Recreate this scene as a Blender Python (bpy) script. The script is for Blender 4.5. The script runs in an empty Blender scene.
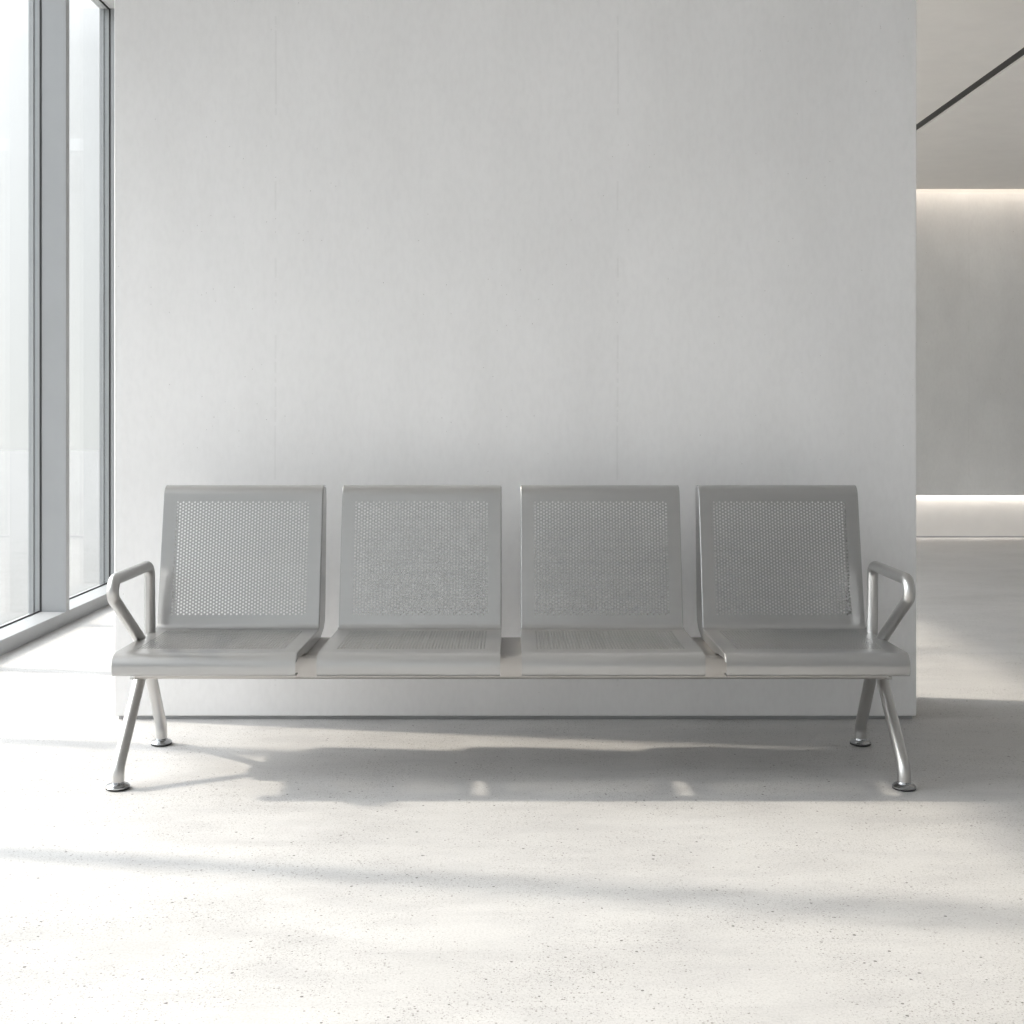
import bpy, bmesh, math, random
from mathutils import Vector
from mathutils.geometry import delaunay_2d_cdt
random.seed(4)
S = bpy.context.scene
COL = S.collection

# ------------------------------------------------------------------ helpers
def link(name, verts, faces, mat=None, parent=None, smooth=None, kind=None, bevel=None):
    me = bpy.data.meshes.new(name)
    me.from_pydata([tuple(v) for v in verts], [], faces)
    bm = bmesh.new(); bm.from_mesh(me)
    bmesh.ops.remove_doubles(bm, verts=bm.verts, dist=1e-6)
    bmesh.ops.recalc_face_normals(bm, faces=bm.faces)
    bm.to_mesh(me); bm.free()
    if smooth is not None:
        me.polygons.foreach_set('use_smooth', [True] * len(me.polygons))
        me.set_sharp_from_angle(angle=math.radians(smooth))
    if mat: me.materials.append(mat)
    o = bpy.data.objects.new(name, me); COL.objects.link(o)
    if parent: o.parent = parent
    if kind: o['kind'] = kind
    if bevel:
        b = o.modifiers.new('bevel', 'BEVEL'); b.width = bevel; b.segments = 3; b.limit_method = 'ANGLE'
        me.polygons.foreach_set('use_smooth', [True] * len(me.polygons))
        b.harden_normals = True
    return o

class MB:
    def __init__(self): self.v = []; self.f = []
    def add(self, v, f):
        n = len(self.v); self.v += list(v); self.f += [tuple(i + n for i in q) for q in f]
    def box(self, x0, x1, y0, y1, z0, z1):
        v = [(x, y, z) for z in (z0, z1) for y in (y0, y1) for x in (x0, x1)]
        self.add(v, [(0, 2, 3, 1), (4, 5, 7, 6), (0, 1, 5, 4), (2, 6, 7, 3), (0, 4, 6, 2), (1, 3, 7, 5)])
    def prism_x(self, poly, x0, x1):
        n = len(poly)
        v = [(x0, y, z) for y, z in poly] + [(x1, y, z) for y, z in poly]
        self.add(v, [tuple(range(n)), tuple(range(2 * n - 1, n - 1, -1))] +
                 [(i, (i + 1) % n, n + (i + 1) % n, n + i) for i in range(n)])
    def lathe(self, prof, cx, cy, n=32):
        v = []
        for r, z in prof:
            v += [(cx + r * math.cos(2 * math.pi * i / n), cy + r * math.sin(2 * math.pi * i / n), z) for i in range(n)]
        f = [(j * n + i, j * n + (i + 1) % n, (j + 1) * n + (i + 1) % n, (j + 1) * n + i)
             for j in range(len(prof) - 1) for i in range(n)]
        f += [tuple(range(n - 1, -1, -1)), tuple((len(prof) - 1) * n + i for i in range(n))]
        self.add(v, f)
    def tube(self, path, r, n=24):
        path = [Vector(p) for p in path]; m = len(path)
        T = [(path[min(i + 1, m - 1)] - path[max(i - 1, 0)]).normalized() for i in range(m)]
        up = Vector((1, 0, 0)); v = []
        for p, t in zip(path, T):
            a = (up - t * up.dot(t)).normalized(); b = t.cross(a)
            v += [p + r * (math.cos(2 * math.pi * k / n) * a + math.sin(2 * math.pi * k / n) * b) for k in range(n)]
        f = [(j * n + i, j * n + (i + 1) % n, (j + 1) * n + (i + 1) % n, (j + 1) * n + i)
             for j in range(m - 1) for i in range(n)]
        f += [tuple(range(n - 1, -1, -1)), tuple((m - 1) * n + i for i in range(n))]
        self.add(v, f)
    def build(self, name, mat, parent=None, **k): return link(name, self.v, self.f, mat, parent, **k)

def fillet(pts, radii, seg=10):
    """polyline with rounded corners; radii has one value per inner corner"""
    pts = [Vector(p) for p in pts]; out = [pts[0]]; marks = []
    for i in range(1, len(pts) - 1):
        p, a, b, r = pts[i], pts[i - 1], pts[i + 1], radii[i - 1]
        u = (a - p).normalized(); w = (b - p).normalized()
        ang = u.angle(w); d = r / math.tan(ang / 2)
        c = p + (u + w).normalized() * (r / math.sin(ang / 2))
        s = p + u * d - c; e = p + w * d - c; th = s.angle(e)
        i0 = len(out)
        for k in range(seg + 1):
            t = k / seg
            out.append(c + (s * math.sin((1 - t) * th) + e * math.sin(t * th)) / math.sin(th))
        marks.append((i0, len(out) - 1))
    out.append(pts[-1])
    return out, marks

def sheet(name, prof, hw, zone, zhw, mat, parent, t=0.0018, pitch=0.0112, hr=0.0034):
    """bent sheet metal: prof = 2-D (Y, Z) points; zone = (i, a, b): perforated stretch a..b (fractions) of segment i"""
    P = [Vector(p) for p in prof]
    zi, fa, fb = zone
    A, B = P[zi], P[zi + 1]
    pa, pb = A.lerp(B, fa), A.lerp(B, fb)
    P = P[:zi + 1] + [pa, pb] + P[zi + 1:]
    n = len(P); N = []
    for i in range(n):
        d = (P[min(i + 1, n - 1)] - P[max(i - 1, 0)]).normalized()
        N.append(Vector((-d.y, d.x)))
    pos = []; nor = []; faces = []
    for i in range(n):
        for u in (-hw, hw):
            pos.append(Vector((u, P[i].x, P[i].y))); nor.append(Vector((0, N[i].x, N[i].y)))
    for i in range(n - 1):
        if i != zi + 1: faces.append((2 * i, 2 * i + 1, 2 * i + 3, 2 * i + 2))
    L = (pb - pa).length; dirv = (pb - pa) / L; nn = Vector((-dirv.y, dirv.x))
    for i in (zi + 1, zi + 2):
        nor[2 * i] = nor[2 * i + 1] = Vector((0, nn.x, nn.y))
    cv = [Vector((-hw, 0)), Vector((hw, 0)), Vector((hw, L)), Vector((-hw, L))]
    ce = [(0, 1), (1, 2), (2, 3), (3, 0)]; hole = [-1] * 4
    cp = pitch * math.sqrt(3) / 2; nc = int(2 * zhw / cp); K = 10; h = 0
    rows = int((L - 0.012) / pitch)
    for c in range(nc + 1):
        u = (c - nc / 2) * cp
        for r in range(rows + (1 if c % 2 == 0 else 0)):
            s = L / 2 + (r - rows / 2 + (0.5 if c % 2 else 0)) * pitch
            b0 = len(cv)
            for k in range(K):
                a = 2 * math.pi * (k + .5) / K
                cv.append(Vector((u + hr * math.cos(a), s + hr * math.sin(a)))); hole.append(h)
            ce += [(b0 + k, b0 + (k + 1) % K) for k in range(K)]; h += 1
    vo, eo, fo, vorig, _, _ = delaunay_2d_cdt(cv, ce, [], 0, 1e-7)
    hid = [hole[o[0]] if o else -1 for o in vorig]
    cornermap = {0: 2 * (zi + 1), 1: 2 * (zi + 1) + 1, 2: 2 * (zi + 2) + 1, 3: 2 * (zi + 2)}
    idx = []
    for j, v in enumerate(vo):
        o = vorig[j][0] if vorig[j] else -1
        if 0 <= o < 4: idx.append(cornermap[o]); continue
        q = pa + dirv * v.y
        idx.append(len(pos)); pos.append(Vector((v.x, q.x, q.y))); nor.append(Vector((0, nn.x, nn.y)))
    for f in fo:
        hs = {hid[j] for j in f}
        if len(hs) == 1 and -1 not in hs: continue
        a, b, c = (vo[j] for j in f)
        if (b - a).cross(c - a) < 0: f = f[::-1]
        faces.append(tuple(idx[j] for j in f))
    m = len(pos); edges = {}
    for f in faces:
        for a, b in zip(f, f[1:] + f[:1]): edges[(a, b)] = 1
    V = [p + q * (t / 2) for p, q in zip(pos, nor)] + [p - q * (t / 2) for p, q in zip(pos, nor)]
    F = list(faces) + [tuple(m + i for i in f[::-1]) for f in faces]
    for (a, b) in edges:
        if (b, a) not in edges: F.append((b, a, m + a, m + b))
    return link(name, V, F, mat, parent, smooth=28)

# ---------------------------------------------------------------- materials
class NT:
    def __init__(self, name):
        self.m = bpy.data.materials.new(name); self.m.use_nodes = True
        self.t = self.m.node_tree; self.n = self.t.nodes; self.l = self.t.links
        self.b = self.n['Principled BSDF']
        self.co = self.n.new('ShaderNodeTexCoord').outputs['Object']
        g = self.n.new('ShaderNodeNewGeometry'); self.pos = g.outputs['Position']
    def new(self, t, **k):
        x = self.n.new(t)
        for a, v in k.items(): setattr(x, a, v)
        return x
    def mapped(self, scale):
        m = self.new('ShaderNodeMapping'); m.inputs['Scale'].default_value = scale
        self.l.new(self.pos, m.inputs['Vector']); return m.outputs[0]
    def noise(self, vec, scale, detail=4, rough=.55):
        x = self.new('ShaderNodeTexNoise'); x.inputs['Scale'].default_value = scale
        x.inputs['Detail'].default_value = detail; x.inputs['Roughness'].default_value = rough
        self.l.new(vec, x.inputs['Vector']); return x.outputs['Fac']
    def ramp(self, fac, stops):
        x = self.new('ShaderNodeValToRGB'); e = x.color_ramp.elements
        e[0].position, e[0].color = stops[0][0], (*stops[0][1], 1)
        e[1].position, e[1].color = stops[-1][0], (*stops[-1][1], 1)
        for p, c in stops[1:-1]:
            q = e.new(p); q.color = (*c, 1)
        self.l.new(fac, x.inputs[0]); return x.outputs[0]
    def mul(self, a, b, fac=1.0):
        x = self.new('ShaderNodeMix', data_type='RGBA', blend_type='MULTIPLY'); x.inputs[0].default_value = fac
        self.l.new(a, x.inputs[6]); self.l.new(b, x.inputs[7]); return x.outputs[2]
    def math(self, op, a, b=None, c=None):
        x = self.new('ShaderNodeMath', operation=op)
        for i, v in enumerate((a, b, c)):
            if v is None: continue
            if isinstance(v, (int, float)): x.inputs[i].default_value = v
            else: self.l.new(v, x.inputs[i])
        return x.outputs[0]
    def spots(self, vec, scale, size, keep):
        """sparse round pits: 1 = none, 0 = pit"""
        v = self.new('ShaderNodeTexVoronoi'); v.inputs['Scale'].default_value = scale
        self.l.new(vec, v.inputs['Vector'])
        sep = self.new('ShaderNodeSeparateColor'); self.l.new(v.outputs['Color'], sep.inputs[0])
        near = self.math('LESS_THAN', v.outputs['Distance'], self.math('MULTIPLY', sep.outputs[1], size))
        k = keep if not isinstance(keep, float) else keep
        on = self.math('LESS_THAN', sep.outputs[0], k)
        return self.math('SUBTRACT', 1.0, self.math('MULTIPLY', near, on))

def simple(name, col, rough=.5, metal=0.0, spec=.5, noise=0.0):
    n = NT(name); n.b.inputs['Roughness'].default_value = rough
    n.b.inputs['Metallic'].default_value = metal; n.b.inputs['Specular IOR Level'].default_value = spec
    k = noise or .02
    f = n.noise(n.pos, 6, 3)
    c = n.ramp(f, [(.3, tuple(x * (1 - k) for x in col)), (.7, tuple(min(1, x * (1 + k)) for x in col))])
    n.l.new(c, n.b.inputs['Base Color'])
    return n.m

def concrete_floor():
    n = NT('concrete_floor')
    big = n.noise(n.mapped((.9, 1.6, 1)), 1.1, 6, .6)
    c = n.ramp(big, [(.3, (.475, .466, .458)), (.5, (.53, .521, .512)), (.7, (.565, .556, .546))])
    st = n.noise(n.mapped((1.6, 5, 1)), 2.4, 7, .65)
    c = n.mul(c, n.ramp(st, [(.34, (.86, .86, .87)), (.56, (1, 1, 1))]), .8)
    fine = n.noise(n.pos, 190, 3, .7)
    c = n.mul(c, n.ramp(fine, [(.32, (.80, .80, .80)), (.55, (1, 1, 1))]), .9)
    mask = n.noise(n.pos, 3.2, 5, .6)
    keep = n.math('MULTIPLY_ADD', mask, 3.0, -1.12)
    s1 = n.spots(n.pos, 110, .30, keep)
    s2 = n.spots(n.pos, 40, .16, n.math('MULTIPLY', keep, .8))
    s3 = n.spots(n.pos, 260, .5, n.math('MULTIPLY_ADD', keep, 1.1, .12))
    c = n.mul(c, n.ramp(s1, [(0, (.52, .50, .48)), (1, (1, 1, 1))]))
    c = n.mul(c, n.ramp(s2, [(0, (.30, .29, .28)), (1, (1, 1, 1))]))
    c = n.mul(c, n.ramp(s3, [(0, (.72, .71, .70)), (1, (1, 1, 1))]))
    n.l.new(c, n.b.inputs['Base Color'])
    r = n.ramp(st, [(.3, (.42,) * 3), (.7, (.6,) * 3)]); n.l.new(r, n.b.inputs['Roughness'])
    n.b.inputs['Specular IOR Level'].default_value = .35
    bp = n.new('ShaderNodeBump'); bp.inputs['Strength'].default_value = .35; bp.inputs['Distance'].default_value = .002
    n.l.new(n.math('ADD', n.math('MULTIPLY', fine, .6), s1), bp.inputs['Height'])
    n.l.new(bp.outputs[0], n.b.inputs['Normal'])
    return n.m

def concrete_wall(name, base, joints=(), dark=.93, spotty=1.0):
    n = NT(name)
    big = n.noise(n.mapped((1, 1, .7)), 1.3, 5, .55)
    lo = tuple(x * dark for x in base)
    c = n.ramp(big, [(.32, lo), (.68, base)])
    st = n.noise(n.mapped((4, 4, .6)), 1.6, 4, .5)
    c = n.mul(c, n.ramp(st, [(.3, (.978, .978, .976)), (.65, (1, 1, 1))]))
    fine = n.noise(n.mapped((60, 60, 25)), 1.0, 3, .6)
    c = n.mul(c, n.ramp(fine, [(.3, (.97,) * 3), (.6, (1,) * 3)]))
    mask = n.noise(n.pos, 1.7, 3)
    keep = n.math('MULTIPLY_ADD', mask, .9 * spotty, -.40 * spotty)
    s1 = n.spots(n.pos, 26, .085, keep)
    s2 = n.spots(n.pos, 60, .13, n.math('MULTIPLY', keep, .6))
    c = n.mul(c, n.ramp(s1, [(0, (.58, .57, .55)), (1, (1, 1, 1))]))
    c = n.mul(c, n.ramp(s2, [(0, (.72, .71, .70)), (1, (1, 1, 1))]))
    sep = n.new('ShaderNodeSeparateXYZ'); n.l.new(n.pos, sep.inputs[0])
    for jx in joints:      # faint formwork joints
        wob = n.math('MULTIPLY_ADD', n.noise(n.mapped((0, 0, 1)), 1.5, 3), .012, jx - .006)
        d = n.math('ABSOLUTE', n.math('SUBTRACT', sep.outputs[0], wob))
        br = n.noise(n.mapped((0, 0, 3)), 1.2, 4)
        l = n.math('MULTIPLY', n.math('LESS_THAN', d, .0035), n.math('GREATER_THAN', br, .5))
        c = n.mul(c, n.ramp(l, [(0, (1, 1, 1)), (1, (.95, .95, .948))]))
    n.l.new(c, n.b.inputs['Base Color'])
    n.b.inputs['Roughness'].default_value = .6; n.b.inputs['Specular IOR Level'].default_value = .3
    bp = n.new('ShaderNodeBump'); bp.inputs['Strength'].default_value = .12; bp.inputs['Distance'].default_value = .003
    n.l.new(n.math('ADD', fine, s1), bp.inputs['Height']); n.l.new(bp.outputs[0], n.b.inputs['Normal'])
    return n.m

def steel(name, col, rough, brushed=True, metal=1.0):
    n = NT(name)
    n.b.inputs['Metallic'].default_value = metal
    f = n.noise(n.mapped((2, 60, 60) if brushed else (5, 5, 5)), 1.0, 2)
    n.l.new(n.ramp(f, [(.3, tuple(x * .97 for x in col)), (.7, col)]), n.b.inputs['Base Color'])
    n.l.new(n.ramp(f, [(.3, (rough * .92,) * 3), (.7, (rough * 1.08,) * 3)]), n.b.inputs['Roughness'])
    return n.m

def glass():
    n = NT('window_glass'); n.n.remove(n.b)
    out = n.n['Material Output']
    tr = n.new('ShaderNodeBsdfTransparent'); tr.inputs[0].default_value = (.97, .985, .98, 1)
    gl = n.new('ShaderNodeBsdfGlossy'); gl.inputs['Roughness'].default_value = .02
    lw = n.new('ShaderNodeLayerWeight'); lw.inputs[0].default_value = .5     # Facing = 1 - |cos|
    fr = n.math('MULTIPLY_ADD', n.math('POWER', lw.outputs['Facing'], 5.0), .9, .03)
    mx = n.new('ShaderNodeMixShader')
    n.l.new(fr, mx.inputs[0]); n.l.new(tr.outputs[0], mx.inputs[1]); n.l.new(gl.outputs[0], mx.inputs[2])
    n.l.new(mx.outputs[0], out.inputs[0])
    return n.m

M_floor = concrete_floor()
M_wall = concrete_wall('pale_concrete', (.935, .928, .928), (-.85, .385))
M_far = concrete_wall('grey_concrete', (.88, .875, .86), (4.07,), .84)
M_plaster = simple('grey_plaster', (.56, .56, .555), .7)
M_ceil = simple('ceiling_paint', (.68, .68, .675), .7)
M_ceil_low = simple('low_ceiling_paint', (.86, .83, .79), .7)
M_base = simple('cove_paint', (.80, .79, .77), .6)
M_alu = simple('grey_aluminium', (.385, .395, .405), .42, .3)
M_gasket = simple('black_gasket', (.03, .03, .032), .6)
M_slot = simple('slot_dark', (.035, .033, .03), .6)
M_plinth = simple('plinth_grey', (.42, .42, .43), .6)
M_glass = glass()
M_sheet = steel('satin_steel_sheet', (.46, .457, .453), .31, metal=.80)
M_tube = steel('satin_steel_tube', (.57, .563, .553), .34, False)
M_beam = steel('steel_beam', (.52, .50, .48), .42)
M_foot = steel('dark_chrome', (.42, .43, .44), .18, False)
M_rubber = simple('black_rubber', (.02, .02, .02), .7)
M_ground = simple('dark_paving', (.20, .20, .198), .8, noise=.06)

# ------------------------------------------------------------------ setting
XW = -2.33           # inner face of the glazing frames
CE = 3.65            # high ceiling / window head
LC = 3.075            # low ceiling of the corridor
YB, YF, XR = -3.25, 11.15, 5.4

m = MB(); m.box(-2.56, XR, YB, YF + .3, -.12, 0); m.build('floor', M_floor, kind='structure')
m = MB(); m.box(-40, -2.56, -25, 40, -.16, -.04); m.build('floor_outside', M_ground, kind='structure')
m = MB(); m.box(-2.56, 1.0, YB, YF + .3, CE, CE + .2); m.box(1.0, XR, YB, 4.86, CE, CE + .2)
m.build('ceiling', M_ceil, kind='structure')
# corridor ceiling, two leaves around the dark linear slot, ends short of the far wall (light cove)
SX0, SX1 = 2.755, 2.83
m = MB(); m.box(1.0, SX0, 4.86, YF - .30, LC, LC + .5); m.box(SX1, XR, 4.86, YF - .30, LC, LC + .5)
m.build('ceiling_corridor', M_ceil_low, kind='structure')
m = MB(); m.box(1.0, XR, YF - .30, YF + .3, LC + .25, LC + .5); m.build('ceiling_cove', M_base, kind='structure')
m = MB(); m.box(SX0, SX1, 4.87, YF - .31, LC + .012, LC + .06); m.build('trim_1', M_slot, kind='structure')

# concrete wall block behind the bench, standing on a recessed plinth
m = MB(); m.box(-1.433, 1.464, 4.48, 4.86, .013, CE)
m.build('wall_back', M_wall, kind='structure', bevel=.004)
m = MB(); m.box(-1.42, 1.452, 4.492, 4.85, 0, .013); m.build('trim_2', M_plinth, kind='structure')

# far wall: recessed backing and the floating concrete panel in front of it
m = MB(); m.box(-2.3, XR, YF, YF + .2, 0, LC + .4); m.build('wall_far', M_base, kind='structure')
m = MB(); m.box(-2.3, XR - .01, YF - .12, YF - .06, .385, LC + .0); m.box(-2.2, XR - .01, YF - .06, YF, 1.0, LC - .3)
m.build('wall_far_panel', M_far, kind='structure', bevel=.003)
m = MB(); m.box(-2.3, XR, YF - .015, YF, 0, .014); m.build('baseboard_far', M_plinth, kind='structure')
m = MB(); m.box(XR, XR + .2, YB, YF + .3, 0, CE + .2); m.build('wall_right', M_plaster, kind='structure')
m = MB(); m.box(.13, XR, YB - .2, YB, 0, CE + .2); m.build('wall_front', M_plaster, kind='structure')

# window wall on the left, one bay per window
muls = [-3.25, -2.1, -1.0, .1, 1.2, 2.25, 3.29, 4.29, 5.38, 6.50, 7.62, 8.74, 9.86, 10.98]
for i in range(len(muls) - 1):
    y0, y1 = muls[i], muls[i + 1]
    lowered = i in (6, 7)  # two out-of-view bays given a lower head, added to shade the right floor
    top = 3.0 if lowered else CE
    w = bpy.data.objects.new('window_%d' % (i + 1), None); COL.objects.link(w)
    w.location = (XW - .1, (y0 + y1) / 2, 0); w['kind'] = 'structure'
    def put(mb, name, mat, **k):
        mb.v = [(x - w.location.x, y - w.location.y, z) for x, y, z in mb.v]
        return mb.build(name, mat, w, **k)
    a, b = y0 + .05, y1
    f = MB(); f.box(XW - .135, XW, a, b, 0, .07); f.box(XW - .166, XW - .138, a, b, -.04, .066); f.box(XW - .198, XW - .170, a, b, -.04, .060)
    put(f, 'sill', M_alu, bevel=.0025)
    f = MB(); f.box(XW - .13, XW, y0, y0 + .05, 0, CE); f.box(XW - .166, XW - .138, y0, y0 + .05, 0, CE); f.box(XW - .198, XW - .170, y0 - .003, y0 + .053, -.04, CE)
    put(f, 'mullion', M_alu, bevel=.0025)
    g = MB(); g.box(XW - .138, XW - .1302, y0 - .003, y0 + .053, .0, CE)
    g.box(XW - .142, XW - .1352, a + .004, b - .004, 0, .076); g.box(XW - .142, XW - .1352, a + .004, b - .004, top - .062, top - .003)
    g.box(XW - .170, XW - .166, y0 + .003, y0 + .047, .0, CE)
    put(g, 'gasket', M_gasket)
    h = MB(); h.box(XW - .135, XW, a, b, top - .055, CE); h.box(XW - .198, XW - .145, a, b, top - .055, CE)
    put(h, 'head_rail', M_ceil, bevel=.0025)
    g = MB(); g.box(XW - .160, XW - .148, y0 + .05, y1, .066, top - .055)
    put(g, 'glass_pane', M_glass)

# fill-daylight glazing added behind the camera, same system turned by 90 degrees
xs = [-2.33, -1.1, .13]
for i in range(2):
    x0, x1 = xs[i], xs[i + 1]
    w = bpy.data.objects.new('window_%d' % (len(muls) + i), None); COL.objects.link(w); w['kind'] = 'structure'
    w.location = ((x0 + x1) / 2, YB - .1, 0)
    def put(mb, name, mat, **k):
        mb.v = [(x - w.location.x, y - w.location.y, z) for x, y, z in mb.v]
        return mb.build(name, mat, w, **k)
    f = MB(); f.box(x0, x1 - .05, YB - .18, YB, 0, .07); put(f, 'sill', M_alu, bevel=.0025)
    f = MB(); f.box(x1 - .05, x1, YB - .20, YB, 0, CE); put(f, 'mullion', M_alu, bevel=.0025)
    f = MB(); f.box(x0, x1 - .05, YB - .18, YB, CE - .055, CE); put(f, 'head_rail', M_alu, bevel=.0025)
    g = MB(); g.box(x0, x1 - .05, YB - .12, YB - .108, .07, CE - .055); put(g, 'glass_pane', M_glass)

# -------------------------------------------------------------------- bench
bench = bpy.data.objects.new('waiting_bench', None); COL.objects.link(bench)
BY = 3.90; bench.location = (0, BY, 0)
bench['label'] = 'four-seat brushed steel waiting bench with perforated seats and backs in front of concrete wall'
bench['category'] = 'bench'
def P(mb, name, mat, **k):
    mb.v = [(v[0], v[1] - BY, v[2]) for v in mb.v]
    return mb.build(name, mat, bench, **k)

full, marks = fillet([(3.662, .338), (3.616, .338), (3.612, .4015), (4.068, .3985), (4.161, .8665), (4.232, .858)],
                     [.012, .036, .022, .036], 10)
cut = (marks[2][0] + marks[2][1]) // 2
HW = .2675
seat_prof = [(p.x - BY, p.y) for p in full[:cut + 1]]
back_prof = [(p.x - BY, p.y) for p in full[cut:]]
si = marks[1][1]                      # seat flat starts here
la, lb = seat_prof[si], seat_prof[si + 1]
fr = lambda y: (y - BY - la[0]) / (lb[0] - la[0])
bi = marks[2][1] - cut
ba, bb = back_prof[bi], back_prof[bi + 1]
fz = lambda z: (z - ba[1]) / (bb[1] - ba[1])
seat0 = sheet('seat', seat_prof, HW, (si, fr(3.700), fr(4.030)), .221, M_sheet, bench)
back0 = sheet('backrest', back_prof, HW - .003, (bi, fz(.437), fz(.817)), .221, M_sheet, bench)

# side arms: box profile under the seat edge and behind the back edge
B0, B1, BZ0, BZ1 = 3.805, 4.128, .289, .362
arm_poly = [(3.640, .372), (3.645, .386), (3.662, .3975), (4.045, .3955), (4.060, .3960), (4.074, .404), (4.080, .432),
            (4.1555, .810), (4.164, .845), (4.177, .8610), (4.228, .8550), (4.234, .850), (4.236, .80), (4.222, .62),
            (4.212, .46), (4.200, .405), (4.17, .380), (4.10, BZ1), (3.83, BZ1), (3.78, .372), (3.67, .380), (3.652, .374)]
arms = []
for s in (-1, 1):
    a = MB(); x0, x1 = sorted((s * (HW - .0005), s * (HW - .027)))
    a.prism_x(arm_poly, x0, x1)
    arms.append(P(a, 'side_bracket', M_sheet, bevel=.004))
cx = [-.896, -.299, .299, .896]
base = [seat0, back0] + arms
for k, x in enumerate(cx):
    for o in base:
        c = o if k == 0 else o.copy()
        if k: COL.objects.link(c); c.parent = bench
        c.location = (x, 0, 0)

# crossbeam: wide flat box section with rounded corners and end caps
def rrect(y0, y1, z0, z1, r, n=6):
    pts = []
    for cy, cz, a0 in ((y1 - r, z1 - r, 0), (y0 + r, z1 - r, 90), (y0 + r, z0 + r, 180), (y1 - r, z0 + r, 270)):
        for k in range(n + 1):
            a = math.radians(a0 + 90 * k / n); pts.append((cy + r * math.cos(a), cz + r * math.sin(a)))
    return pts
m = MB(); m.prism_x(rrect(B0, B1, BZ0, BZ1, .010), -1.152, 1.152); P(m, 'crossbeam', M_beam, smooth=35)
for s in (-1, 1):
    m = MB(); x0, x1 = sorted((s * 1.152, s * 1.158)); m.prism_x(rrect(B0 - .002, B1 + .002, BZ0 - .002, BZ1 + .002, .011), x0, x1)
    P(m, 'beam_end_cap', M_tube, smooth=35)

for s in (-1, 1):
    X = 1.157 * s
    # legs with a bend just above the foot
    for yt, yb, xt, xb in ((3.872, 3.652, 1.155, 1.157), (3.962, 4.143, 1.155, 1.167)):
        path2, _ = fillet([(yt, .292), (yb, .060), (yb, .018)], [.06], 10)
        Xf = xb * s
        m = MB(); m.tube([(s * (xt + (xb - xt) * min(1, (.292 - p.y) / .23)), p.x, p.y) for p in path2], .0190)
        leg = P(m, 'leg', M_tube, smooth=40)
        f = MB()
        f.lathe([(.030, .0), (.034, .002), (.0345, .006)], Xf, yb)
        f.v = [(v[0], v[1] - BY, v[2]) for v in f.v]
        fp = MB(); fp.lathe([(.0345, .006), (.035, .009), (.031, .0135), (.0205, .017), (.0185, .024)], Xf, yb)
        fp.v = [(v[0], v[1] - BY, v[2]) for v in fp.v]
        foot = fp.build('foot', M_foot, leg, smooth=40)
        f.build('rubber_pad', M_rubber, leg, smooth=40)
    # hub plate under the beam and its bolt
    m = MB(); m.prism_x(rrect(3.845, 3.990, .280, .2895, .004), X - .024, X + .024); P(m, 'leg_bracket', M_tube, smooth=35)
    m = MB(); m.lathe([(.007, .272), (.008, .274), (.008, .281)], X, 3.917, 12); P(m, 'bolt', M_rubber, smooth=40)
    # armrest loop
    path2, _ = fillet([(3.935, .375), (3.625, .570), (3.646, .616), (4.000, .616), (4.008, .375)], [.030, .030, .036], 12)
    m = MB(); m.tube([(1.166 * s, p.x, p.y) for p in path2], .0178); P(m, 'armrest', M_tube, smooth=40)
    m = MB(); m.box(1.148 * s - .008, 1.148 * s + .008, 3.89, 4.03, BZ1 - .004, .385); P(m, 'armrest_bracket', M_tube, bevel=.003)

# ----------------------------------------------------------------- lighting
def light(name, kind, loc, **k):
    l = bpy.data.lights.new(name, kind); o = bpy.data.objects.new(name, l); COL.objects.link(o); o.location = loc
    for a, v in k.items(): setattr(l, a, v)
    return o
sun = light('sun', 'SUN', (-8, 2, 6), energy=2.7, angle=math.radians(2.4), color=(1.0, .885, .76))
sun.rotation_euler = Vector((1.3, -.22, -1)).to_track_quat('-Z', 'Y').to_euler()
up = light('cove_lamp', 'AREA', (3.1, YF - .26, LC + .21), energy=5.6, color=(1.0, .90, .80), shape='RECTANGLE', size=4.4, size_y=.05)
lo = light('plinth_lamp', 'AREA', (3.1, YF - .035, .48), energy=7.5, color=(1.0, .93, .86), shape='RECTANGLE', size=4.4, size_y=.04)

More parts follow.
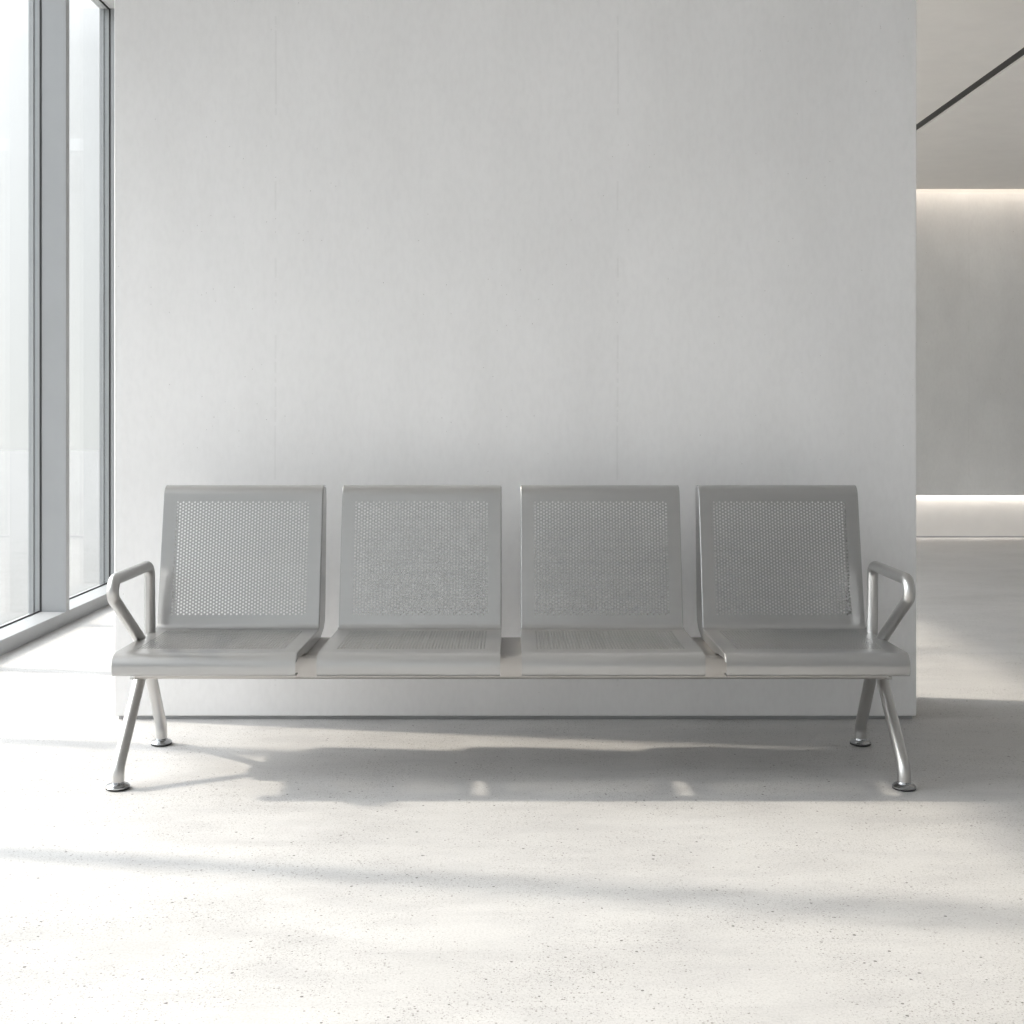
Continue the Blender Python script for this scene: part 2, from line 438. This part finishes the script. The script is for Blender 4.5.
w = bpy.data.worlds.new('sky'); S.world = w; w.use_nodes = True
nt = w.node_tree; bg = nt.nodes['Background']
tc = nt.nodes.new('ShaderNodeTexCoord'); sp = nt.nodes.new('ShaderNodeSeparateXYZ'); rp = nt.nodes.new('ShaderNodeValToRGB')
nt.links.new(tc.outputs['Generated'], sp.inputs[0]); nt.links.new(sp.outputs[2], rp.inputs[0]); nt.links.new(rp.outputs[0], bg.inputs[0])
e = rp.color_ramp.elements      # pale haze at the horizon, brighter high sky
e[0].position = 0; e[0].color = (.64, .64, .635, 1); e[1].position = .85; e[1].color = (1.0, 1.05, 1.15, 1)
q = e.new(.27); q.color = (.60, .61, .625, 1)
q = e.new(.5); q.color = (1.8, 1.83, 1.90, 1)
# bright haze around the sun
dt = nt.nodes.new('ShaderNodeVectorMath'); dt.operation = 'DOT_PRODUCT'
sd = Vector((-1.3, .22, 1)).normalized(); dt.inputs[1].default_value = sd
nt.links.new(tc.outputs['Generated'], dt.inputs[0])
def wm(op, a, b):
    x = nt.nodes.new('ShaderNodeMath'); x.operation = op; nt.links.new(a, x.inputs[0]); x.inputs[1].default_value = b
    return x.outputs[0]
gl = wm('MULTIPLY', wm('POWER', wm('MAXIMUM', dt.outputs['Value'], 0.0), 5.5), 6.2)
hz = nt.nodes.new('ShaderNodeMix'); hz.data_type = 'RGBA'; hz.blend_type = 'ADD'; hz.inputs[0].default_value = 1.0
hz.clamp_result = False
cb = nt.nodes.new('ShaderNodeCombineColor')
nt.links.new(gl, cb.inputs[0]); nt.links.new(gl, cb.inputs[1]); nt.links.new(wm('MULTIPLY', gl, 1.03), cb.inputs[2])
nt.links.new(rp.outputs[0], hz.inputs[6]); nt.links.new(cb.outputs[0], hz.inputs[7])
nt.links.new(hz.outputs[2], bg.inputs[0])
bg.inputs[1].default_value = 1.0

# ------------------------------------------------------------------- camera
cam = bpy.data.cameras.new('camera'); co = bpy.data.objects.new('camera', cam); COL.objects.link(co)
co.location = (0, 0, 1.10); co.rotation_euler = (math.pi / 2, 0, 0)
cam.sensor_width = 36; cam.lens = 36 * 1241 / 1024
cam.shift_y = -(512 - 415) / 1024; cam.shift_x = 1 / 1024
cam.clip_start = .05
S.camera = co
vs = S.view_settings
vs.view_transform = 'Standard'; vs.look = 'None'; vs.gamma = 1; vs.exposure = 0.57; vs.use_curve_mapping = False
